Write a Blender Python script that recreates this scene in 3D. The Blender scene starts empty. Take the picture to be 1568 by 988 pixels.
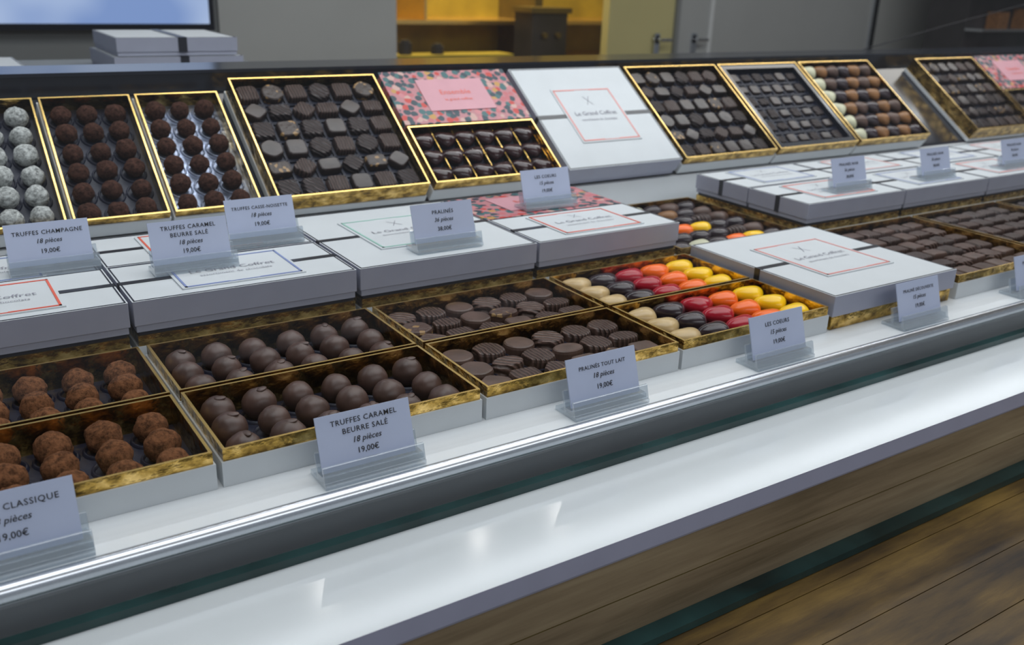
import bpy, math, random
from mathutils import Vector, Matrix, noise
random.seed(7)
S=0.33      # metres per layout unit
Z0=0.95     # height of the display shelf above the floor
C=bpy.context.scene.collection
scn=bpy.context.scene
scn.view_settings.view_transform='Standard'

# ------------------------------------------------------------ materials
def newmat(name):
    m=bpy.data.materials.new(name); m.use_nodes=True
    nt=m.node_tree; b=nt.nodes['Principled BSDF']
    return m,nt,b
def setc(b,col,rough=.5,metal=0,spec=.5,coat=0):
    b.inputs['Base Color'].default_value=(*col,1)
    b.inputs['Roughness'].default_value=rough
    b.inputs['Metallic'].default_value=metal
    b.inputs['Specular IOR Level'].default_value=spec
    b.inputs['Coat Weight'].default_value=coat
def objcoord(nt,scale=(1,1,1)):
    t=nt.nodes.new('ShaderNodeTexCoord'); mp=nt.nodes.new('ShaderNodeMapping')
    mp.inputs['Scale'].default_value=scale
    nt.links.new(t.outputs['Object'],mp.inputs['Vector']); return mp.outputs['Vector']
def ramp(nt,fac,stops,interp='LINEAR'):
    r=nt.nodes.new('ShaderNodeValToRGB'); r.color_ramp.interpolation=interp
    e=r.color_ramp.elements
    while len(e)<len(stops): e.new(.5)
    for i,(p,c) in enumerate(stops):
        e[i].position=p; e[i].color=(*c,1)
    nt.links.new(fac,r.inputs['Fac']); return r.outputs['Color']
def noisen(nt,vec,scale,detail=3,rough=.5):
    n=nt.nodes.new('ShaderNodeTexNoise'); n.inputs['Scale'].default_value=scale
    n.inputs['Detail'].default_value=detail; n.inputs['Roughness'].default_value=rough
    nt.links.new(vec,n.inputs['Vector']); return n.outputs['Fac']
def bump(nt,b,h,strength=.5,dist=.001):
    bp=nt.nodes.new('ShaderNodeBump'); bp.inputs['Strength'].default_value=strength
    bp.inputs['Distance'].default_value=dist
    nt.links.new(h,bp.inputs['Height']); nt.links.new(bp.outputs['Normal'],b.inputs['Normal'])
def plain(name,col,rough=.5,metal=0,spec=.5,coat=0,nv=.04,ns=30,bs=0,bd=.001,bscale=200):
    m,nt,b=newmat(name); setc(b,col,rough,metal,spec,coat)
    v=objcoord(nt)
    c1=tuple(max(0,c*(1-nv)) for c in col); c2=tuple(min(1,c*(1+nv)) for c in col)
    nt.links.new(ramp(nt,noisen(nt,v,ns),[(.3,c1),(.7,c2)]),b.inputs['Base Color'])
    if bs: bump(nt,b,noisen(nt,v,bscale,4),bs,bd)
    return m
def choc(name,col,rough=.4,kind=None,nv=.25,spec=.4):
    m,nt,b=newmat(name); setc(b,col,rough,0,spec)
    v=objcoord(nt)
    c1=tuple(c*(1-nv) for c in col); c2=tuple(min(1,c*(1+nv)) for c in col)
    n=noisen(nt,v,60,3)
    base=ramp(nt,n,[(.35,c1),(.65,c2)])
    nt.links.new(base,b.inputs['Base Color'])
    if kind=='wave' or kind=='wave2':
        w=nt.nodes.new('ShaderNodeTexWave'); w.bands_direction='DIAGONAL' if kind=='wave' else 'X'
        w.inputs['Scale'].default_value=80; w.inputs['Distortion'].default_value=3.5
        w.inputs['Detail Scale'].default_value=1.0
        nt.links.new(v,w.inputs['Vector']); bump(nt,b,w.outputs['Fac'],1,.0015)
        nt.links.new(ramp(nt,w.outputs['Fac'],[(.1,tuple(c*.6 for c in col)),(.8,tuple(c*1.6 for c in col))]),b.inputs['Base Color'])
    elif kind=='dust':
        n2=noisen(nt,v,230,6,.75)
        bump(nt,b,n2,1,.0022)
        nt.links.new(ramp(nt,n2,[(.36,tuple(c*.40 for c in col)),(.60,tuple(min(1,c*1.6) for c in col))]),b.inputs['Base Color'])
    elif kind=='nuts':
        vo=nt.nodes.new('ShaderNodeTexVoronoi'); vo.inputs['Scale'].default_value=230
        nt.links.new(v,vo.inputs['Vector'])
        sp=nt.nodes.new('ShaderNodeSeparateColor'); nt.links.new(vo.outputs['Color'],sp.inputs[0])
        nt.links.new(ramp(nt,sp.outputs[0],[(0,col),(.88,(.30,.18,.07))],'CONSTANT'),b.inputs['Base Color'])
        bump(nt,b,vo.outputs['Distance'],.6,.001)
    else:
        bump(nt,b,noisen(nt,v,90,2),.25,.001)
    return m
M={}
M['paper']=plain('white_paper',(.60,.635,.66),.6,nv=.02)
M['papershade']=plain('shaded_paper_side',(.33,.345,.43),.55,nv=.03)  # lavender box sides, darkened to paint in their shadow side
M['navy']=plain('navy_trim',(.012,.014,.03),.4)
M['ribbon']=plain('black_ribbon',(.02,.022,.03),.35)
M['insert']=plain('dark_plastic_insert',(.012,.015,.032),.42,spec=.35,bs=.15,bscale=60)
M['insert_grey']=plain('silver_plastic_insert',(.26,.30,.40),.25,metal=.6,nv=.5,ns=40,bs=.5,bscale=60,bd=.003)
def goldmat():
    m,nt,b=newmat('gold_foil'); setc(b,(.72,.46,.12),.2,1)
    v=objcoord(nt,(1,1,1.5))
    nt.links.new(ramp(nt,noisen(nt,v,55,4,.6),[(.36,(.12,.07,.018)),(.50,(.48,.30,.07)),(.64,(.86,.58,.20))]),b.inputs['Base Color'])  # dark mottling paints dark reflections into the foil colour
    bump(nt,b,noisen(nt,v,70,3),.5,.004); return m
M['gold']=goldmat()
M['goldrim']=plain('gold_rim',(.88,.60,.20),.26,metal=.9)
M['cocoa']=choc('cocoa_dust',(.160,.067,.030),.9,'dust',spec=.15)
M['cocoadark']=choc('dark_cocoa_dust',(.058,.026,.018),.9,'dust',spec=.15)
M['milk']=choc('milk_chocolate_shell',(.080,.044,.035),.40,spec=.5)
M['whitedust']=choc('sugar_dust',(.42,.44,.43),.9,'dust',spec=.2)
M['prA']=choc('milk_praline',(.085,.050,.040),.40,'wave')
M['prB']=choc('ridged_praline',(.072,.043,.035),.40,'wave2')
M['prC']=choc('praline_plain',(.090,.052,.040),.40)
M['prN']=choc('nut_praline',(.074,.040,.030),.45,'nuts')
M['dkA']=choc('dark_praline',(.030,.021,.021),.33,'wave')
M['dkB']=choc('dark_plain_praline',(.032,.021,.019),.32)
M['dkN']=choc('dark_nut_praline',(.034,.021,.017),.38,'nuts')
M['dkC']=choc('dark_ridged_praline',(.056,.036,.031),.36,'wave2')
M['wine']=choc('dark_cherry_chocolate',(.030,.010,.011),.16,spec=.6)
M['beige']=choc('beige_chocolate',(.56,.40,.19),.25,nv=.08,spec=.5)
M['darkh']=choc('black_chocolate',(.030,.019,.024),.20,spec=.5)
M['crimson']=choc('crimson_chocolate',(.40,.008,.024),.20,nv=.1,spec=.5)
M['orange']=choc('orange_chocolate',(.95,.15,.006),.22,nv=.05,spec=.5)
M['yellow']=choc('yellow_chocolate',(.98,.60,.004),.22,nv=.02,spec=.5)
M['ivory']=choc('ivory_chocolate',(.56,.56,.40),.35,nv=.1)
M['caramel']=choc('caramel_chocolate',(.22,.10,.033),.4,nv=.2)
M['card']=plain('card_stock',(.50,.56,.74),.5,nv=.02)
M['ink']=plain('black_ink',(.008,.008,.012),.6)
M['inkg']=plain('grey_ink',(.25,.25,.30),.6)
M['white']=plain('white_lacquer',(.74,.77,.79),.3,nv=.015)
M['whiteg']=plain('glossy_white_counter',(.62,.66,.68),.12,nv=.01,spec=.3)
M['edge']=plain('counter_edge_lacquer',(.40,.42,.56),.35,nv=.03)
M['steel']=plain('brushed_steel',(.62,.65,.70),.25,metal=1)
M['rail']=plain('grey_anodised_rail',(.085,.095,.105),.42,metal=.15)
M['teal']=plain('glass_edge_teal',(.015,.045,.045),.12,nv=.6,ns=12)
M['black']=plain('black_lacquer',(.012,.014,.022),.18)
for n,c in (('red',(.75,.12,.07)),('mint',(.30,.55,.47)),('blue',(.20,.26,.5)),('salmon',(.75,.25,.22))):
    M[n]=plain('label_border_'+n,c,.5)
def pinkmat():
    m,nt,b=newmat('floral_pink_print'); setc(b,(.7,.3,.32),.5)
    v=objcoord(nt)
    vo=nt.nodes.new('ShaderNodeTexVoronoi'); vo.inputs['Scale'].default_value=105
    nt.links.new(v,vo.inputs['Vector'])
    sp=nt.nodes.new('ShaderNodeSeparateColor'); nt.links.new(vo.outputs['Color'],sp.inputs[0])
    c=ramp(nt,sp.outputs[0],[(0,(.012,.04,.06)),(.32,(.50,.13,.15)),(.42,(.52,.04,.03)),(.52,(.55,.34,.30)),(.60,(.03,.12,.13)),(.84,(.55,.20,.22)),(.93,(.5,.27,.06))],'CONSTANT')
    rr=ramp(nt,vo.outputs['Distance'],[(.0,(1,1,1)),(.56,(1,1,1)),(.62,(0,0,0))])
    mx=nt.nodes.new('ShaderNodeMix'); mx.data_type='RGBA'
    nt.links.new(rr,mx.inputs['Factor']); mx.inputs['A'].default_value=(.46,.19,.21,1)
    nt.links.new(c,mx.inputs['B']); nt.links.new(mx.outputs['Result'],b.inputs['Base Color']); return m
M['floral']=pinkmat()
M['pink']=plain('pink_label',(.60,.30,.35),.5)
def woodmat(name,c1,c2,c3,sc,xs=1.0,rg=.35):
    m,nt,b=newmat(name); setc(b,c2,rg)
    v=objcoord(nt,(xs,sc,sc))
    n=noisen(nt,v,3,8,.68)
    v2=objcoord(nt,(xs*3,sc*.7,sc*.7)); n2=noisen(nt,v2,1.3,3,.5)
    ad=nt.nodes.new('ShaderNodeMath'); ad.operation='MULTIPLY_ADD'; ad.inputs[1].default_value=.45
    nt.links.new(n2,ad.inputs[0])
    ml=nt.nodes.new('ShaderNodeMath'); ml.operation='MULTIPLY'; ml.inputs[1].default_value=.55
    nt.links.new(n,ml.inputs[0]); nt.links.new(ml.outputs[0],ad.inputs[2])
    nt.links.new(ramp(nt,ad.outputs[0],[(.36,c1),(.5,c2),(.64,c3)]),b.inputs['Base Color'])
    bump(nt,b,n,.2,.001); return m
M['woodA']=woodmat('oak_fascia',(.13,.095,.052),(.27,.205,.125),(.40,.32,.20),18,rg=.5)
M['woodB']=woodmat('aged_oak_planks',(.016,.007,.0015),(.095,.054,.011),(.23,.14,.030),12,1.6,rg=.5)
M['wall']=plain('grey_wall_paint',(.42,.44,.44),.7,nv=.03,ns=3)
M['wall2']=plain('pale_panel_paint',(.36,.38,.39),.6,nv=.04,ns=3)
M['walld']=plain('mid_grey_panel',(.20,.215,.22),.6,nv=.05,ns=3)
M['walls']=plain('plaster',(.50,.50,.49),.8,nv=.03,ns=3)
M['ochre']=plain('ochre_cabinet',(.34,.265,.035),.4,nv=.3,ns=4)
M['ochred']=plain('dark_ochre_wood',(.10,.07,.015),.4,nv=.3,ns=6)
M['yellowp']=plain('pale_yellow_door',(.50,.46,.22),.5,nv=.05,ns=3)
M['darkcab']=plain('dark_cabinet',(.03,.027,.03),.5,nv=.4,ns=6)
M['floor']=woodmat('parquet',(.05,.03,.012),(.13,.08,.03),(.2,.13,.05),6)
def emis(name,col,st):
    m,nt,b=newmat(name); setc(b,(0,0,0),.4)
    b.inputs['Emission Color'].default_value=(*col,1); b.inputs['Emission Strength'].default_value=st
    return m
M['led']=emis('led_emitter',(.92,.96,1),10)
M['lamp']=emis('downlight_emitter',(1,.97,.93),8)
def screenmat():
    m,nt,b=newmat('display_screen'); setc(b,(.02,.02,.02),.3)
    v=objcoord(nt,(1,1,1)); n=noisen(nt,v,2.2,2)
    c=ramp(nt,n,[(.35,(.22,.34,.66)),(.6,(.55,.68,.92))])
    nt.links.new(c,b.inputs['Emission Color']); b.inputs['Emission Strength'].default_value=.85
    return m
M['screen']=screenmat()
def clearmat(name,trans,rough=.05,base=.04,gain=.6,p=4,diff=0):
    m=bpy.data.materials.new(name); m.use_nodes=True; nt=m.node_tree; nt.nodes.clear()
    o=nt.nodes.new('ShaderNodeOutputMaterial'); t=nt.nodes.new('ShaderNodeBsdfTransparent'); t.inputs[0].default_value=(*trans,1)
    g=nt.nodes.new('ShaderNodeBsdfGlossy'); g.inputs['Color'].default_value=(1,1,1,1); g.inputs['Roughness'].default_value=rough
    f=nt.nodes.new('ShaderNodeLayerWeight'); f.inputs[0].default_value=.5
    pw=nt.nodes.new('ShaderNodeMath'); pw.operation='POWER'; pw.inputs[1].default_value=p
    nt.links.new(f.outputs['Facing'],pw.inputs[0])
    ma=nt.nodes.new('ShaderNodeMath'); ma.operation='MULTIPLY_ADD'; ma.inputs[1].default_value=gain; ma.inputs[2].default_value=base
    nt.links.new(pw.outputs[0],ma.inputs[0])
    mx=nt.nodes.new('ShaderNodeMixShader'); nt.links.new(ma.outputs[0],mx.inputs[0]); nt.links.new(t.outputs[0],mx.inputs[1]); nt.links.new(g.outputs[0],mx.inputs[2])
    out=mx.outputs[0]
    if diff:
        d=nt.nodes.new('ShaderNodeBsdfDiffuse'); d.inputs[0].default_value=(.75,.8,.85,1)
        m2=nt.nodes.new('ShaderNodeMixShader'); m2.inputs[0].default_value=diff
        nt.links.new(out,m2.inputs[1]); nt.links.new(d.outputs[0],m2.inputs[2]); out=m2.outputs[0]
    nt.links.new(out,o.inputs['Surface']); return m
M['acrylic']=clearmat('clear_acrylic',(.86,.90,.93),.08,.10,.7,2,.16)
M['pane']=clearmat('window_glass',(.98,.985,.985),.0,.035,.5,5)

# ------------------------------------------------------------ mesh builder
class MB:
    def __init__(s): s.v=[];s.f=[];s.m=[];s.s=[];s.mats=[]
    def mi(s,k):
        if k not in s.mats: s.mats.append(k)
        return s.mats.index(k)
    def add(s,vs,fs,k,smooth=False):
        o=len(s.v); s.v+= [tuple(a) for a in vs]; i=s.mi(k)
        for f in fs: s.f.append([a+o for a in f]); s.m.append(i); s.s.append(smooth)
    def box(s,x0,x1,y0,y1,z0,z1,k,top=None):
        vs=[(x0,y0,z0),(x1,y0,z0),(x1,y1,z0),(x0,y1,z0),(x0,y0,z1),(x1,y0,z1),(x1,y1,z1),(x0,y1,z1)]
        s.add(vs,[(0,3,2,1),(0,1,5,4),(1,2,6,5),(2,3,7,6),(3,0,4,7)],k)
        s.add(vs,[(4,5,6,7)],top or k)
    def ring(s,x0,x1,y0,y1,z0,z1,t,k,rim=None,zi=None):
        zi=z0 if zi is None else zi
        o=[(x0,y0),(x1,y0),(x1,y1),(x0,y1)]; n=[(x0+t,y0+t),(x1-t,y0+t),(x1-t,y1-t),(x0+t,y1-t)]
        vs=[(a,b,z0) for a,b in o]+[(a,b,z1) for a,b in o]+[(a,b,z1) for a,b in n]+[(a,b,zi) for a,b in n]
        fs=[]
        for i in range(4):
            j=(i+1)%4
            fs+=[(i,j,4+j,4+i),(8+i,8+j,12+j,12+i)]
        s.add(vs,fs,k); s.add(vs,[(4+i,4+(i+1)%4,8+(i+1)%4,8+i) for i in range(4)],rim or k)
        s.add(vs,[(0,3,2,1)],k)
    def prism(s,prof,x0,x1,k,smooth=False):  # prof list of (y,z)
        n=len(prof); vs=[(x0,a,b) for a,b in prof]+[(x1,a,b) for a,b in prof]
        s.add(vs,[(i,(i+1)%n,n+(i+1)%n,n+i) for i in range(n)],k,smooth)
        s.add(vs,[tuple(range(n))[::-1],tuple(range(n,2*n))],k)
    def tmpl(s,t,loc,sc,rz,k,smooth=True):
        c,sn=math.cos(rz),math.sin(rz); vs=[]
        for a,b,d in t[0]:
            a*=sc[0];b*=sc[1];d*=sc[2]
            vs.append((loc[0]+a*c-b*sn,loc[1]+a*sn+b*c,loc[2]+d))
        s.add(vs,t[1],k,smooth)
    def cyl(s,p,r,h,k,n=24,axis='Z'):
        vs=[]
        for z in (0,h):
            for i in range(n):
                a=2*math.pi*i/n; u,w=r*math.cos(a),r*math.sin(a)
                if axis=='Z': vs.append((p[0]+u,p[1]+w,p[2]+z))
                elif axis=='X': vs.append((p[0]+z,p[1]+u,p[2]+w))
                else: vs.append((p[0]+w,p[1]+z,p[2]+u))
        s.add(vs,[(i,(i+1)%n,n+(i+1)%n,n+i) for i in range(n)],k,True)
        s.add(vs,[tuple(range(n))[::-1],tuple(range(n,2*n))],k)
    def obj(s,name,parent=None,bevel=0,origin=(0,0,0),world=True):
        me=bpy.data.meshes.new(name)
        ox,oy,oz=origin
        me.from_pydata([((a-ox)*S,(b-oy)*S,(c-oz)*S) for a,b,c in s.v],[],s.f)
        for k in s.mats: me.materials.append(M[k])
        me.polygons.foreach_set('material_index',s.m); me.polygons.foreach_set('use_smooth',s.s)
        me.update()
        o=bpy.data.objects.new(name,me); C.objects.link(o)
        if parent is not None: o.parent=parent
        elif world: o.location=(ox*S,oy*S,Z0+oz*S)
        if bevel:
            b=o.modifiers.new('bevel','BEVEL'); b.width=bevel; b.segments=2; b.limit_method='ANGLE'
        return o
def empty(name,x,y,z,rx=0,rz=0):
    e=bpy.data.objects.new(name,None); C.objects.link(e); e.empty_display_size=.02
    e.location=(x*S,y*S,Z0+z*S); e.rotation_euler=(rx,0,rz); return e
def text(body,parent,loc,size,k,rx=0,shear=0,align='CENTER',name='lettering',sp=1,off=0):
    cu=bpy.data.curves.new(name,'FONT'); cu.body=body; cu.size=size*S; cu.align_x=align; cu.shear=shear
    cu.space_character=sp; cu.resolution_u=2; cu.offset=off
    cu.materials.append(M[k]); o=bpy.data.objects.new(name,cu); C.objects.link(o)
    o.parent=parent; o.location=[a*S for a in loc]; o.rotation_euler=(rx,0,0); return o

# ------------------------------------------------------------ templates
def sphere(nu=20,nv=12,disp=0,seed=0,flat=False,heart=0,fine=0):
    vs=[(0,0,-1)]
    for j in range(1,nv):
        ph=-math.pi/2+math.pi*j/nv
        for i in range(nu):
            th=2*math.pi*i/nu; vs.append((math.cos(ph)*math.cos(th),math.cos(ph)*math.sin(th),math.sin(ph)))
    vs.append((0,0,1)); out=[]
    for v in vs:
        V=Vector(v)
        if disp:
            W=V.copy()
            V*=1+disp*noise.noise(W*1.6+Vector((seed*7.3,seed*3.1,1)))+disp*.45*noise.noise(W*4.5+Vector((seed*2.3,9,seed)))+fine*noise.noise(W*9+Vector((seed,2,seed*5)))
        x,y,z=V
        if heart:
            y=y+heart*(abs(x)**1.2)-heart*.4; x=x*(1+.25*y)
        out.append((x,y,z))
    fs=[]
    for i in range(nu): fs.append((0,1+(i+1)%nu,1+i))
    for j in range(nv-2):
        for i in range(nu):
            a=1+j*nu+i;b=1+j*nu+(i+1)%nu; fs.append((a,b,b+nu,a+nu))
    l=len(vs)-1
    for i in range(nu): fs.append((l,1+(nv-2)*nu+i,1+(nv-2)*nu+(i+1)%nu))
    return out,fs
SM=[sphere(24,16,.05,i) for i in range(4)]
RO=[sphere(36,24,.11,i+10,fine=.035) for i in range(7)]
HE=sphere(24,14,0,0,heart=.35)
LOW=[sphere(14,10,.12,i+20) for i in range(3)]
def outline(kind,n=24):
    p=[]
    for i in range(n):
        a=2*math.pi*(i+.5)/n; c,s_=math.cos(a),math.sin(a)
        if kind=='sq':
            e=7; r=1/((abs(c)**e+abs(s_)**e)**(1/e)); p.append((r*c*.92,r*s_*.92))
        elif kind=='rd': p.append((c,s_))
        elif kind=='hex':
            q=math.pi/3; aa=((a+q/2)%q)-q/2; r=math.cos(math.pi/6)/math.cos(aa); r=min(1.0,r*1.1); p.append((r*c*1.05,r*s_*1.05))
        elif kind=='oval': p.append((c*1.08,s_*.72))
        elif kind=='rect': 
            e=7; r=1/((abs(c)**e+abs(s_)**e)**(1/e)); p.append((r*c*1.0,r*s_*.70))
        elif kind=='leaf':
            r=1-.20*abs(math.sin(a*2)); p.append((r*c*1.1,r*s_*1.02))
    return p
def piece(kind):
    o=outline(kind); n=len(o); vs=[];fs=[]
    for sc,z in ((1.02,0),(1,.7),(.95,.92),(.86,1.0)):
        vs+=[(a*sc,b*sc,z) for a,b in o]
    for r in range(3):
        for i in range(n):
            j=(i+1)%n; fs.append((r*n+i,r*n+j,(r+1)*n+j,(r+1)*n+i))
    vs.append((0,0,1.03)); c=len(vs)-1
    for i in range(n): fs.append((3*n+i,3*n+(i+1)%n,c))
    return vs,fs
PC={k:piece(k) for k in ('sq','rd','hex','oval','rect','leaf')}
def cup(mb,x,y,z,r,k='insert'):
    n=18; vs=[]
    for rr,zz in ((r*1.16,0),(r*1.08,.007),(r*.98,.007),(r*.9,-.004)):
        for i in range(n):
            a=2*math.pi*i/n; vs.append((x+rr*math.cos(a),y+rr*math.sin(a),z+zz))
    fs=[]
    for q in range(3):
        for i in range(n):
            j=(i+1)%n; fs.append((q*n+i,q*n+j,(q+1)*n+j,(q+1)*n+i))
    mb.add(vs,fs,k,True)

# ------------------------------------------------------------ confectionery boxes
HW=.056; HT=.083
def tray(parent,x0,y0,w,d,nx,ny,fill,z=0,ins='insert',hw=HW,ht=HT,sep=False,fl=.022,frame=False):
    mb=MB(); g=.004
    mb.ring(x0,x0+w,y0,y0+d,z,z+hw,.01,'paper','paper')
    mb.ring(x0+g,x0+w-g,y0+g,y0+d-g,z+.004,z+ht,.0065,'gold','goldrim',z+.01)
    if frame:
        mb.ring(x0+.011,x0+w-.011,y0+.011,y0+d-.011,z+.01,z+ht-.004,.03,'black','black')
    fl=z+fl
    mb.box(x0+.0105,x0+w-.0105,y0+.0105,y0+d-.0105,z+.006,fl,ins)
    ix0,iy0=x0+.018,y0+.018; iw,idp=w-.036,d-.036
    if frame: ix0+=.025; iy0+=.025; iw-=.05; idp-=.05
    px,py=iw/nx,idp/ny
    ch=MB()
    for j in range(ny):
        for i in range(nx):
            cx=ix0+(i+.5)*px; cy=iy0+(j+.5)*py
            fill(ch,mb,cx,cy,fl,i,j,min(px,py),px,py)
    if sep:
        for i in range(nx+1):
            mb.box(ix0+i*px-.0015,ix0+i*px+.0015,iy0,iy0+idp,fl,fl+.03,'gold')
        mb.box(ix0,ix0+iw,iy0+idp/2-.0015,iy0+idp/2+.0015,fl,fl+.03,'gold')
    mb.obj('gold_tray',parent); ch.obj('chocolates',parent)
def f_truffle(k,rough=True,rs=.41,ins='insert'):
    def f(ch,mb,x,y,z,i,j,p,px,py):
        r=p*rs*random.uniform(.95,1.04); cup(mb,x,y,z,p*.43,ins)
        t=random.choice(RO if rough else SM)
        ch.tmpl(t,(x+random.uniform(-.004,.004),y+random.uniform(-.004,.004),z+r*.80),(r,r,r*.95),random.uniform(0,6.28),k)
        if not rough and random.random()<.3:
            ch.tmpl(LOW[0],(x+r*.2,y,z+r*1.70),(r*.35,r*.25,r*.1),random.uniform(0,6),k)
    return f
def f_praline(mats,shapes,rs=.46,hh=.03):
    def f(ch,mb,x,y,z,i,j,p,px,py):
        k=mats[(i*2+j*3+random.randint(0,1))%len(mats)]; sh=shapes[(i*3+j)%len(shapes)]
        r=p*rs; ch.tmpl(PC[sh],(x,y,z+.002),(r,r,hh),random.uniform(-.08,.08),k,False)
        mb.ring(x-p*.495,x+p*.495,y-p*.495,y+p*.495,z-.002,z+.008,.004,'insert')
    return f
def f_heart(cols,rs=.46):
    def f(ch,mb,x,y,z,i,j,p,px,py):
        k=cols[i%len(cols)] if not isinstance(cols[0],(list,tuple)) else cols[j%len(cols)][i%len(cols[0])]
        r=p*rs; cup(mb,x,y,z,p*.45)
        ch.tmpl(HE,(x,y,z+.026),(min(px*.49,r*1.22),r*.98,r*.66),random.uniform(-.25,.25),k)
    return f
MILK=['prA','prC','prB','prN','prC','prB']; DK=['dkA','dkB','dkC','dkA','dkN','dkC','dkB']
MS=['leaf','hex','rd','sq','oval','hex']; DS=['sq','rect','hex','sq','leaf','sq']
def twin(name,x,w,f1,f2,n=(6,3),y=1.685,**k):
    for yy,f in ((y,f1),(y+.322,f2)):
        e=empty(name,x,yy,0); tray(e,0,0,w,.318,n[0],n[1],f,**k)
twin('cocoa_truffle_box',-.185,.615,f_truffle('cocoa',rs=.39),f_truffle('cocoa',rs=.39),fl=.012)
twin('milk_chocolate_truffle_box',.442,.612,f_truffle('milk',False),f_truffle('milk',False),fl=.012)
twin('milk_praline_box',1.066,.612,f_praline(MILK,MS),f_praline(MILK,MS),fl=.03)
HC=['beige','darkh','crimson','orange','yellow']
twin('coloured_heart_chocolate_box',1.690,.598,f_heart(HC),f_heart(HC),(5,3),fl=.03)
def big(name,x,y,z,nx,ny,f,w=.615,d=.63,tilt=0,**k):
    e=empty(name,x,y,z,tilt); tray(e,0,0,w,d,nx,ny,f,**k); return e
big('dark_praline_box',2.955,1.685,0,6,6,f_praline(['prB','dkC','prC','prA'],['rect','sq']),fl=.035)
big('dark_praline_box',3.585,1.685,0,6,6,f_praline(['dkC','dkC','prB'],['sq','rect']),fl=.035)
big('dark_praline_box',4.215,1.685,0,6,6,f_praline(DK,DS),fl=.035)
big('dark_praline_box',4.845,1.685,0,6,6,f_praline(DK,DS),fl=.035)
ASS=[['darkh','ivory','darkh','orange','yellow','darkh'],['caramel','darkh','darkh','darkh','dkC','prC'],['darkh','ivory','orange','yellow','darkh','darkh'],
     ['ivory','caramel','darkh','darkh','dkC','prC'],['darkh','ivory','darkh','caramel','darkh','prC'],['caramel','darkh','ivory','darkh','prC','darkh']]
big('assorted_chocolate_box',2.31,2.365,0,6,6,f_heart(ASS,.42),w=.62,fl=.03)

def lid_top(mb,x0,x1,y0,y1,z):
    i=.004;t=.0035
    for a in ((x0+i,x1-i,y0+i,y0+i+t),(x0+i,x1-i,y1-i-t,y1-i),(x0+i,x0+i+t,y0+i,y1-i),(x1-i-t,x1-i,y0+i,y1-i)):
        mb.box(a[0],a[1],a[2],a[3],z-.002,z+.0012,'navy')
def closed(name,x,y,z,w,d,h,label='red',tilt=0,lines=('Le Grand Coffret','assortiment de chocolats'),base='papershade',ribbon=True,top='paper',band=False,rz=0,vband=False):
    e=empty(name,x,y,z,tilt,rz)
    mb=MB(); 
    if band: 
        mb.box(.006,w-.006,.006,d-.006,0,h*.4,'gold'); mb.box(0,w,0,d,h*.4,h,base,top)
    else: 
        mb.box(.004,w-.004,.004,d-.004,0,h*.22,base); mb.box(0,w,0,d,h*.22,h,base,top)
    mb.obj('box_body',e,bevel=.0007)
    t=MB(); 
    if top=='paper': lid_top(t,0,w,0,d,h)
    cx,cy=w/2,d/2
    if ribbon:
        t.box(-.0015,w+.0015,cy-.011,cy+.011,h-.001,h+.002,'ribbon')
        t.box(-.002,0,cy-.011,cy+.011,h*.2,h+.002,'ribbon'); t.box(w,w+.002,cy-.011,cy+.011,h*.2,h+.002,'ribbon')
    if vband:
        t.box(cx-.002,cx+.04,-.003,0,h*.2,h+.002,'ribbon'); t.box(cx-.002,cx+.04,-.003,d,h-.001,h+.0025,'ribbon')
    if label:
        lw=min(.17,w*.3); lh=min(.17,d*.38)
        t.box(cx-lw,cx+lw,cy-lh,cy+lh,h,h+.004,'paper'); q=.006
        zz=(h+.0035,h+.0055)
        for a in ((cx-lw*.95,cx-lw*.25,cy-lh*.95,0),(cx+lw*.25,cx+lw*.95,cy-lh*.95,0),(cx-lw*.95,cx-lw*.25,cy+lh*.95-q,0),(cx+lw*.25,cx+lw*.95,cy+lh*.95-q,0)):
            t.box(a[0],a[1],a[2],a[2]+q,zz[0],zz[1],label)
        t.box(cx-lw*.25,cx+lw*.25,cy-lh*.95,cy-lh*.95+q*.5,zz[0],zz[1],label); t.box(cx-lw*.25,cx+lw*.25,cy+lh*.95-q*.5,cy+lh*.95,zz[0],zz[1],label)
        t.box(cx-lw*.95,cx-lw*.95+q,cy-lh*.95,cy+lh*.95,zz[0],zz[1],label); t.box(cx+lw*.95-q,cx+lw*.95,cy-lh*.95,cy+lh*.95,zz[0],zz[1],label)
        text(lines[0],e,(cx,cy-.005,h+.006),.034,'inkg'); text(lines[1],e,(cx,cy-.04,h+.006),.02,'inkg')
        # small crossed emblem
        for sgn in (1,-1):
            t.add([(cx-.018*sgn,cy+lh*.35,h+.0052),(cx-.015*sgn,cy+lh*.35,h+.0052),(cx+.018*sgn,cy+lh*.68,h+.0052),(cx+.015*sgn,cy+lh*.68,h+.0052)],[(0,1,2,3)],'inkg')
    t.obj('lid_print',e); return e
def floral(name,x,y,z,w,d,h,tilt=0):
    e=empty(name,x,y,z,tilt); mb=MB(); mb.box(0,w,0,d,0,h*.35,'paper'); mb.box(0,w,0,d,h*.35,h,'floral','floral'); mb.obj('box_body',e,bevel=.0007)
    t=MB(); t.box(w*.24,w*.76,d*.22,d*.82,h-.001,h+.003,'pink'); t.obj('lid_label',e)
    text('Ensemble',e,(w/2,d*.52,h+.004),.04,'red'); text('le grand coffret',e,(w/2,d*.40,h+.004),.022,'red'); return e
closed('white_chocolate_gift_box',2.305,1.685,0,.625,.63,.112,'salmon',band=True)
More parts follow.
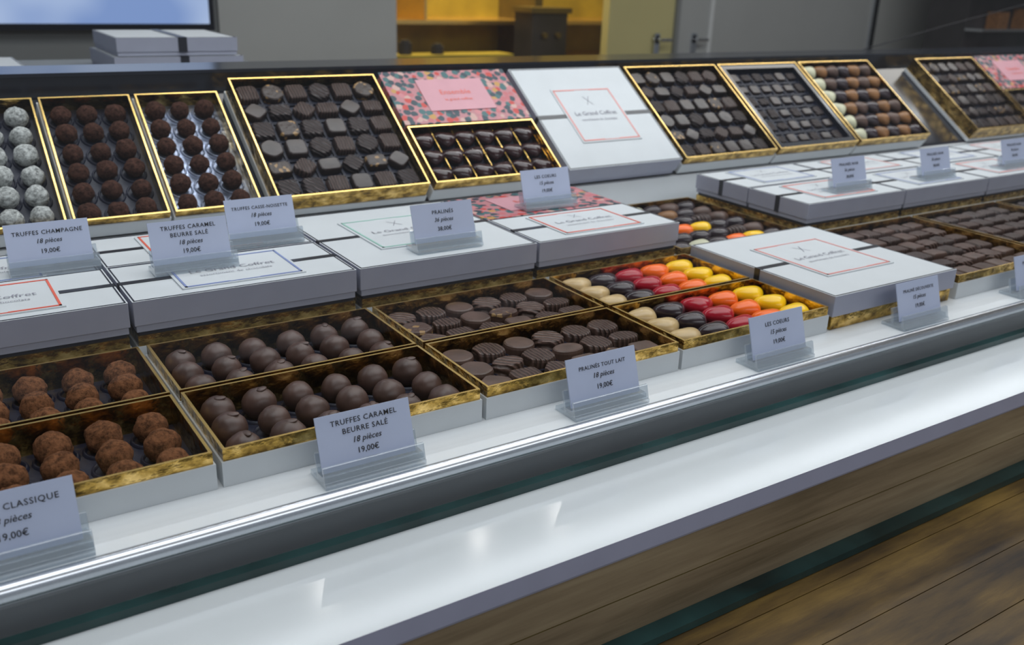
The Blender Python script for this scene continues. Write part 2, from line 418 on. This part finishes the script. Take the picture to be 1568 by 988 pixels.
# supporting boxes under the middle row
def under(x,w):
    e=empty('gold_rimmed_stacked_box',x,2.372,0); mb=MB(); mb.box(0,w,0,.63,0,.06,'paper'); mb.box(.004,w-.004,.004,.626,.06,.088,'gold','goldrim'); mb.box(.008,w-.008,.008,.62,.088,.10,'navy'); mb.obj('box_body',e,bevel=.0006)
for a in (-.19,.435,1.06,1.68,2.98,3.605,4.23,4.855): under(a,.612)
MH=.085; MZ=.1005
closed('white_chocolate_gift_box',-.19,2.365,MZ,.612,.32,MH,'red')
closed('white_chocolate_gift_box',-.19,2.69,MZ,.612,.31,MH*.8,'blue')
closed('white_chocolate_gift_box',.432,2.365,MZ,.612,.32,MH,'blue')
closed('white_chocolate_gift_box',.432,2.69,MZ,.612,.31,MH,'red')
closed('white_chocolate_gift_box',1.055,2.365,MZ,.617,.635,MH,'mint')
closed('white_chocolate_gift_box',1.682,2.365,MZ,.605,.32,MH,'red')
floral('floral_pink_gift_box',1.682,2.69,MZ,.605,.31,MH)
for i,xx in enumerate((2.975,3.60,4.225,4.85)):
    closed('white_chocolate_gift_box',xx,2.365,MZ,.617,.32,.08,('red','blue')[i%2])
    closed('white_chocolate_gift_box',xx,2.69,MZ,.617,.31,.08,('blue','salmon')[i%2])

# ------------------------------------------------------------ tilted back row
T=math.radians(35.6); BY=3.2+.05*math.sin(T); BZ=.172-.05*math.cos(T)
big('sugar_dusted_truffle_box',.115,BY,BZ,3,6,f_truffle('whitedust'),w=.305,d=.58,tilt=T)
big('dark_cocoa_truffle_box',.432,BY,BZ,3,6,f_truffle('cocoadark',rs=.38),w=.308,d=.58,tilt=T)
big('dark_cocoa_truffle_box',.750,BY,BZ,3,6,f_truffle('cocoadark',ins='insert_grey',rs=.38),w=.308,d=.58,tilt=T,ins='insert_grey')
big('sugar_dusted_truffle_box',-.205,BY,BZ,3,6,f_truffle('whitedust'),w=.305,d=.58,tilt=T)
big('dark_praline_box',1.105,BY,BZ,6,6,f_praline(DK,DS,.44),w=.62,tilt=T,ht=.1,fl=.05,hw=.03)
e=big('dark_cherry_chocolate_box',1.745,BY,BZ,6,3,f_heart(['wine'],.42),w=.62,d=.318,tilt=T,sep=True,ht=.1,fl=.045)
floral('floral_pink_gift_box',1.745,BY+.322*math.cos(T),BZ+.322*math.sin(T),.62,.312,.10,T)
closed('white_chocolate_gift_box',2.395,BY,BZ,.65,.63,.10,'salmon',T)
big('dark_praline_box',3.07,BY,BZ,6,6,f_praline(DK,DS,.42),w=.625,tilt=T,ht=.1,fl=.05)
big('dark_praline_box',3.71,BY,BZ,6,6,f_praline(['dkA','dkB'],['rect','sq'],.36,.015),w=.615,tilt=T,ht=.1,fl=.06,frame=True)
MX=[['ivory','darkh','caramel','darkh','caramel','darkh'],['ivory','prC','darkh','caramel','prC','caramel'],['ivory','caramel','prC','darkh','caramel','prC']]
big('assorted_chocolate_box',4.34,BY,BZ,6,6,f_heart(MX,.44),w=.62,tilt=T,ht=.1,fl=.05)
big('dark_praline_box',5.42,BY,BZ,6,6,f_praline(DK,DS,.42),w=.62,tilt=T,ht=.1,fl=.05,hw=.02)
big('dark_praline_box',6.06,BY,BZ,6,3,f_praline(DK,DS,.42),w=.62,d=.318,tilt=T,ht=.1,fl=.05)
floral('floral_pink_gift_box',6.06,BY+.322*math.cos(T),BZ+.322*math.sin(T),.62,.312,.10,T)
floral('floral_pink_gift_box',5.49,2.69,0,.62,.32,.12)

# ------------------------------------------------------------ price cards
def price(x,y,z,lines,w=.23):
    e=empty('price_card_holder',x,y,z)
    a=MB(); 
    a.box(0,w,0,.085,0,.010,'acrylic')
    a.prism([(.004,.010),(.012,.010),(.020,.045),(.014,.045)],0,w,'acrylic')
    a.prism([(.040,.010),(.048,.010),(.062,.060),(.056,.060)],0,w,'acrylic')
    a.prism([(.012,.010),(.040,.010),(.042,.022),(.015,.022)],0,w,'acrylic')
    a.obj('acrylic_stand',e,bevel=.0004)
    th=math.radians(72); c=MB()
    y0,z0=.024,.026; H=.117; dy,dz=math.cos(th),math.sin(th)
    x0,x1=.003,w-.014
    def p(xx,h,o=0): return (xx,y0+h*dy+o*dz,z0+h*dz-o*dy)
    vs=[p(x0,0),p(x1,0),p(x1,H),p(x0,H),p(x0,0,.003),p(x1,0,.003),p(x1,H,.003),p(x0,H,.003)]
    c.add(vs,[(0,1,2,3),(7,6,5,4),(0,4,5,1),(1,5,6,2),(2,6,7,3),(3,7,4,0)],'card'); c.obj('price_card',e)
    n=len(lines)
    hs=[.092,.072,.050,.026] if n==4 else [.084,.060,.032]
    for i,l in enumerate(lines):
        it=(i==n-2); sz=(.0160 if i<n-2 else .0175)
        if i<n-2 and len(l)>17: sz=.0135
        text(l,e,p((x0+x1)/2,hs[i],-.0015),sz,'ink',rx=th,shear=.25 if it else 0,name='card_lettering',sp=1.12 if i<n-2 else 1,off=.00004)
P='18 pièces'; E_='19,00€'
FY=1.568
price(-.052,FY-.001,0,['TRUFFES CLASSIQUE',P,E_])
price(.614,FY,0,['TRUFFES CARAMEL','BEURRE SALÉ',P,E_])
price(1.245,FY,0,['PRALINÉS TOUT LAIT',P,E_])
price(1.865,FY,0,['LES COEURS','15 pièces',E_])
price(2.51,FY,0,['PRALINÉ DÉCOUVERTE','15 pièces',E_])
price(3.165,FY,0,['PRALINÉS NOIR','36 pièces','38,00€'])
mz=MZ+MH+.003
price(.20,2.73,MZ+MH*.8+.003,['TRUFFES CHAMPAGNE',P,E_])
price(.53,2.53,mz,['TRUFFES CARAMEL','BEURRE SALÉ',P,E_])
price(.79,2.70,mz,['TRUFFES CASSE-NOISETTE',P,E_])
price(1.267,2.41,mz,['PRALINÉS','36 pièces','38,00€'])
price(1.868,2.715,mz,['LES COEURS','15 pièces',E_])
for xx in (3.217,3.82,4.46): price(xx,2.425,MZ+.083,['PRALINÉS NOIR','36 pièces','38,00€'])

# ------------------------------------------------------------ display counter
XL,XR=-1.6,8.0
e=empty('display_counter',0,0,0)
mb=MB(); mb.box(XL,XR,1.565,3.79,-.06,-.0005,'white'); mb.obj('shelf',e,bevel=.0008)
mb=MB()  # steel nosing and grey rail
pr=[(1.566,-.03)]+[(1.548+.019*math.cos(a),-.012+.019*math.sin(a)) for a in [math.radians(d) for d in range(10,200,15)]]+[(1.529,-.03)]
mb.prism(pr,XL,XR,'steel',True); mb.obj('steel_nosing',e)
mb=MB(); mb.prism([(1.530,-.022),(1.566,-.022),(1.566,-.0895),(1.524,-.0895)],XL,XR,'rail'); mb.obj('rail_face',e)
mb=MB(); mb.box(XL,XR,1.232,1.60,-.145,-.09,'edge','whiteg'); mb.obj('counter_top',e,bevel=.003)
mb=MB(); mb.box(XL,XR,1.26,1.30,-.395,-.145,'woodA'); 
mb.box(XL,XR,1.2585,1.27,-.27,-.2685,'ochred'); mb.obj('wood_fascia',e)
mb=MB(); mb.box(XL,XR,1.215,1.262,-.395,-.372,'teal'); mb.obj('glass_strip',e,bevel=.001)
mb=MB()
yy=.30
while yy<1.29:
    y1=min(yy+.145,1.30); mb.box(XL,XR,yy+.0012,y1-.0012,-.45,-.395,'woodB'); yy+=.145
mb.box(XL,XR,.30,1.30,-.47,-.4,'ochred'); mb.obj('plank_ledge',e)
mb=MB(); mb.box(XL,XR,.45,3.79,-Z0/S+.001,-.47,'walld'); mb.box(XL,XR,1.30,3.79,-.47,-.146,'walld'); mb.obj('counter_body',e)
mb=MB(); L=.66
mb.prism([(BY+.02,BZ+.008),(BY+L*math.cos(T),BZ+L*math.sin(T)-.004),(3.79,0),(BY+.02,0)],XL,XR,'black'); mb.obj('slanted_riser',e,bevel=.001)
mb=MB(); mb.box(XL,XR,BY-.01,BY+.02,0,BZ-.008,'white'); mb.obj('riser_front',e,bevel=.001)
mb=MB(); mb.box(XL,XR,3.79,4.05,-Z0/S+.001,.585,'black'); mb.box(XL,XR,3.78,4.06,.585,.60,'black'); mb.obj('back_ledge',e,bevel=.001)
# front glass pane
mb=MB(); mb.add([(XL,1.497,-.075),(XR,1.497,-.075),(XR,1.497,2.1),(XL,1.497,2.1)],[(0,1,2,3)],'pane'); g=mb.obj('front_pane',e)
mb=MB(); mb.box(XL,XR,1.485,1.510,-.0895,-.072,'teal'); mb.obj('pane_bottom_edge',e)
# LED bar above case on end posts
mb=MB(); mb.box(XL,XR,3.56,3.66,1.93,1.98,'steel'); mb.box(XL+.05,XR-.05,3.585,3.635,1.922,1.93,'led')
mb.box(XL,XL+.05,3.57,3.65,.6,1.93,'steel'); mb.box(XR-.05,XR,3.57,3.65,.6,1.93,'steel'); mb.obj('led_light_bar',e)

# ------------------------------------------------------------ back counter with boxes
e=empty('back_counter',0,0,0); mb=MB(); mb.box(-1.5,1.75,4.7,5.7,-Z0/S+.001,.44,'walld'); mb.box(-1.52,1.77,4.68,5.72,.44,.465,'walld'); mb.obj('counter_body',e,bevel=.001)
closed('white_chocolate_gift_box',.93,4.85,.466,.62,.6,.085,None,ribbon=False,vband=True)
closed('white_chocolate_gift_box',.95,4.87,.554,.58,.56,.085,None,ribbon=False,vband=True)
closed('white_chocolate_gift_box',.05,4.85,.466,.5,.5,.05,None,ribbon=False)

# ------------------------------------------------------------ shop room
def simple(name,boxes,bevel=0):
    mb=MB()
    for b in boxes: mb.box(*b)
    return mb.obj(name,bevel=bevel)
ZF=-Z0/S; ZC=5.91; WY=11.0
simple('floor',[(-8,24,-6,16,ZF-.1,ZF,'floor')])
simple('ceiling',[(-8,24,-6,16,ZC,ZC+.1,'walls')])
simple('wall_left',[(-8.1,-8,-6,16,ZF,ZC,'walls')])
simple('wall_right',[(24,24.1,-6,16,ZF,ZC,'walls')])
simple('wall_back',[(-8,3.25,WY,WY+.15,ZF,ZC,'walld'),(3.25,5.45,WY-.05,WY+.15,ZF,ZC,'wall'),(8.85,10.15,WY,WY+.15,ZF,ZC,'yellowp'),(10.15,14.7,WY-.03,WY+.15,ZF,ZC,'wall2'),(14.8,24,WY,WY+.15,ZF,ZC,'wall'),(5.45,8.85,WY,WY+.15,3.0,ZC,'wall')])
simple('wall_kitchen',[(3,16,15.5,15.6,ZF,ZC,'ochre')])
simple('trim_and_reflection',[(14.68,14.80,WY-.08,WY+.05,ZF,ZC,'steel'),(10.1,10.17,WY-.06,WY+.05,ZF,ZC,'walld'),(10.78,10.86,WY-.06,WY-.02,ZF,ZC,'paper')])  # steel and grey trim; the white strip paints in a glass reflection streak
# screen
e=empty('wall_display_screen',0,0,0)
mb=MB(); mb.box(-3.2,3.17,WY-.16,WY-.001,.27,3.4,'black'); mb.obj('bezel',e,bevel=.003)
mb=MB(); mb.box(-3.14,3.11,WY-.166,WY-.158,.34,3.34,'screen'); mb.obj('screen_panel',e)
# kitchen cabinetry
e=empty('ochre_shelving_unit',0,0,0); mb=MB()
mb.box(5.2,11.5,13.2,14.2,ZF,-.35,'ochre'); mb.box(5.2,11.5,13.1,14.2,.20,.26,'goldrim'); mb.box(5.2,11.5,14.2,14.3,-.35,2.4,'ochre')
mb.box(9.0,9.15,13.1,14.2,-.35,2.4,'ochred'); mb.box(7.0,7.04,13.12,14.2,.26,2.4,'goldrim'); mb.box(5.2,11.5,13.1,14.2,-.35,-.31,'goldrim')
mb.obj('shelves',e,bevel=.001)
e=empty('coffee_machine',0,0,0); mb=MB(); mb.box(8.35,9.0,12.2,12.7,-.35,.42,'darkcab'); mb.box(8.3,9.05,12.15,12.7,.42,.5,'ochred'); mb.box(8.2,9.2,12.1,12.75,ZF,-.35,'ochred'); mb.cyl((8.55,12.12,.1),.04,.1,'ochred',axis='Y'); mb.cyl((8.8,12.12,.1),.04,.1,'ochred',axis='Y'); mb.obj('machine_body',e,bevel=.002)
e=empty('storage_jars',0,0,0); mb=MB()
for i,(a,b) in enumerate(((6.05,.10),(6.55,.05))):
    mb.cyl((a,11.9,-.12),.09,b+.06,'darkcab'); mb.cyl((a,11.9,-.12+b+.06),.06,.03,'darkcab')
mb.box(5.6,7.7,11.7,12.1,ZF,-.12,'ochre'); mb.obj('jars',e)
# door levers
def lever(x,z):
    e=empty('door_lever_handle',x,WY-.04,z); mb=MB(); mb.cyl((0,-.02,0),.06,.03,'steel',axis='Y'); mb.cyl((0,-.12,0),.022,.12,'steel',axis='Y'); mb.cyl((-.02,-.11,0),.024,.22,'steel',axis='X')
    mb.box(-.05,.05,-.02,.01,-.26,.09,'steel'); mb.obj('lever',e,bevel=.001)
lever(9.75,.12); lever(10.5,.12)
# dark shelving at far right
e=empty('dark_product_shelf',0,0,0); mb=MB(); mb.box(14.9,20,9.3,10,ZF,2.6,'darkcab')
for zz in (-.2,.35,.9): mb.box(14.9,20,9.0,9.3,zz,zz+.04,'steel')
x=15.0
while x<19.5:
    w=random.uniform(.2,.4); h=random.uniform(.15,.35); zz=random.choice((-.16,.39))
    mb.box(x,x+w,9.05,9.28,zz,zz+h,random.choice(['crimson','paper','beige','darkcab','caramel','insert'])); x+=w+.08
mb.obj('shelf_body',e,bevel=.002)
# suspended cable
cu=bpy.data.curves.new('cable','CURVE'); cu.dimensions='3D'; cu.bevel_depth=.0015; sp=cu.splines.new('POLY'); pts=[(6.3,5,.36),(6.57,5,.49),(7.65,5,.68),(9.5,5,.98),(11,5,1.2)]
sp.points.add(len(pts)-1)
for q,a in zip(sp.points,pts): q.co=(a[0]*S,a[1]*S,Z0+a[2]*S,1)
cu.materials.append(M['black']); o=bpy.data.objects.new('power_cable',cu); C.objects.link(o)

# ------------------------------------------------------------ lights
def area(name,loc,rot,sx,sy,en,col):
    l=bpy.data.lights.new(name,'AREA'); l.shape='RECTANGLE'; l.size=sx*S; l.size_y=sy*S; l.energy=en; l.color=col
    o=bpy.data.objects.new(name,l); C.objects.link(o); o.location=(loc[0]*S,loc[1]*S,Z0+loc[2]*S); o.rotation_euler=rot; return o
area('led_strip_light',(3.2,3.60,1.91),(math.radians(-22),0,0),9,.08,2.0,(.88,.94,1))
area('overhead_soft_light',(3.0,2.0,ZC-.05),(0,0,0),9,3.5,32,(.93,.97,1))  # added soft light from overhead, not a real ceiling fixture
area('overhead_soft_light',(9,5.0,ZC-.05),(math.radians(25),0,0),14,1.2,38,(1,.96,.9))  # added tilted light that brightens the room behind, no fixture there
area('front_fill_light',(3,-3.5,4.5),(math.radians(60),0,0),9,1.5,13,(.95,.97,1))  # added fill that brightens the counter front and box fronts
area('kitchen_light',(7.5,12.8,ZC-.3),(0,0,0),4,1.5,66,(1,.82,.42))
for x in (3.42,5.60,6.90):
    y=8.95
    mb=MB(); mb.cyl((x,y,ZC-.03),.12,.03,'steel'); mb.cyl((x,y,ZC-.036),.06,.006,'lamp'); mb.obj('ceiling_downlight')
    l=bpy.data.lights.new('downlight_lamp','AREA'); l.shape='DISK'; l.size=.11*S; l.energy=.55; l.color=(1,.97,.93)
    o=bpy.data.objects.new('downlight_lamp',l); C.objects.link(o); o.location=(x*S,y*S,Z0+(ZC-.05)*S)
w=bpy.data.worlds.new('shop_ambient'); scn.world=w; w.use_nodes=True
w.node_tree.nodes['Background'].inputs[0].default_value=(.68,.74,.82,1); w.node_tree.nodes['Background'].inputs[1].default_value=.32

# ------------------------------------------------------------ camera
cd=bpy.data.cameras.new('camera'); cam=bpy.data.objects.new('camera',cd); C.objects.link(cam); scn.camera=cam
cd.sensor_width=36; cd.lens=32.8; cd.clip_start=.02
r=Vector((.8373,-.5457,.0352)); u=Vector((.1648,.3134,.9353)); b=Vector((-.5211,-.7775,.3523))
m=Matrix.Identity(4)
for i,vv in enumerate((r,u,b)):
    for j in range(3): m[j][i]=vv[j]
m=m.to_3x3().to_quaternion().to_matrix().to_4x4()
m.translation=Vector((0,0,Z0+S)); cam.matrix_world=m
cd.dof.use_dof=True; cd.dof.focus_distance=.74; cd.dof.aperture_fstop=9
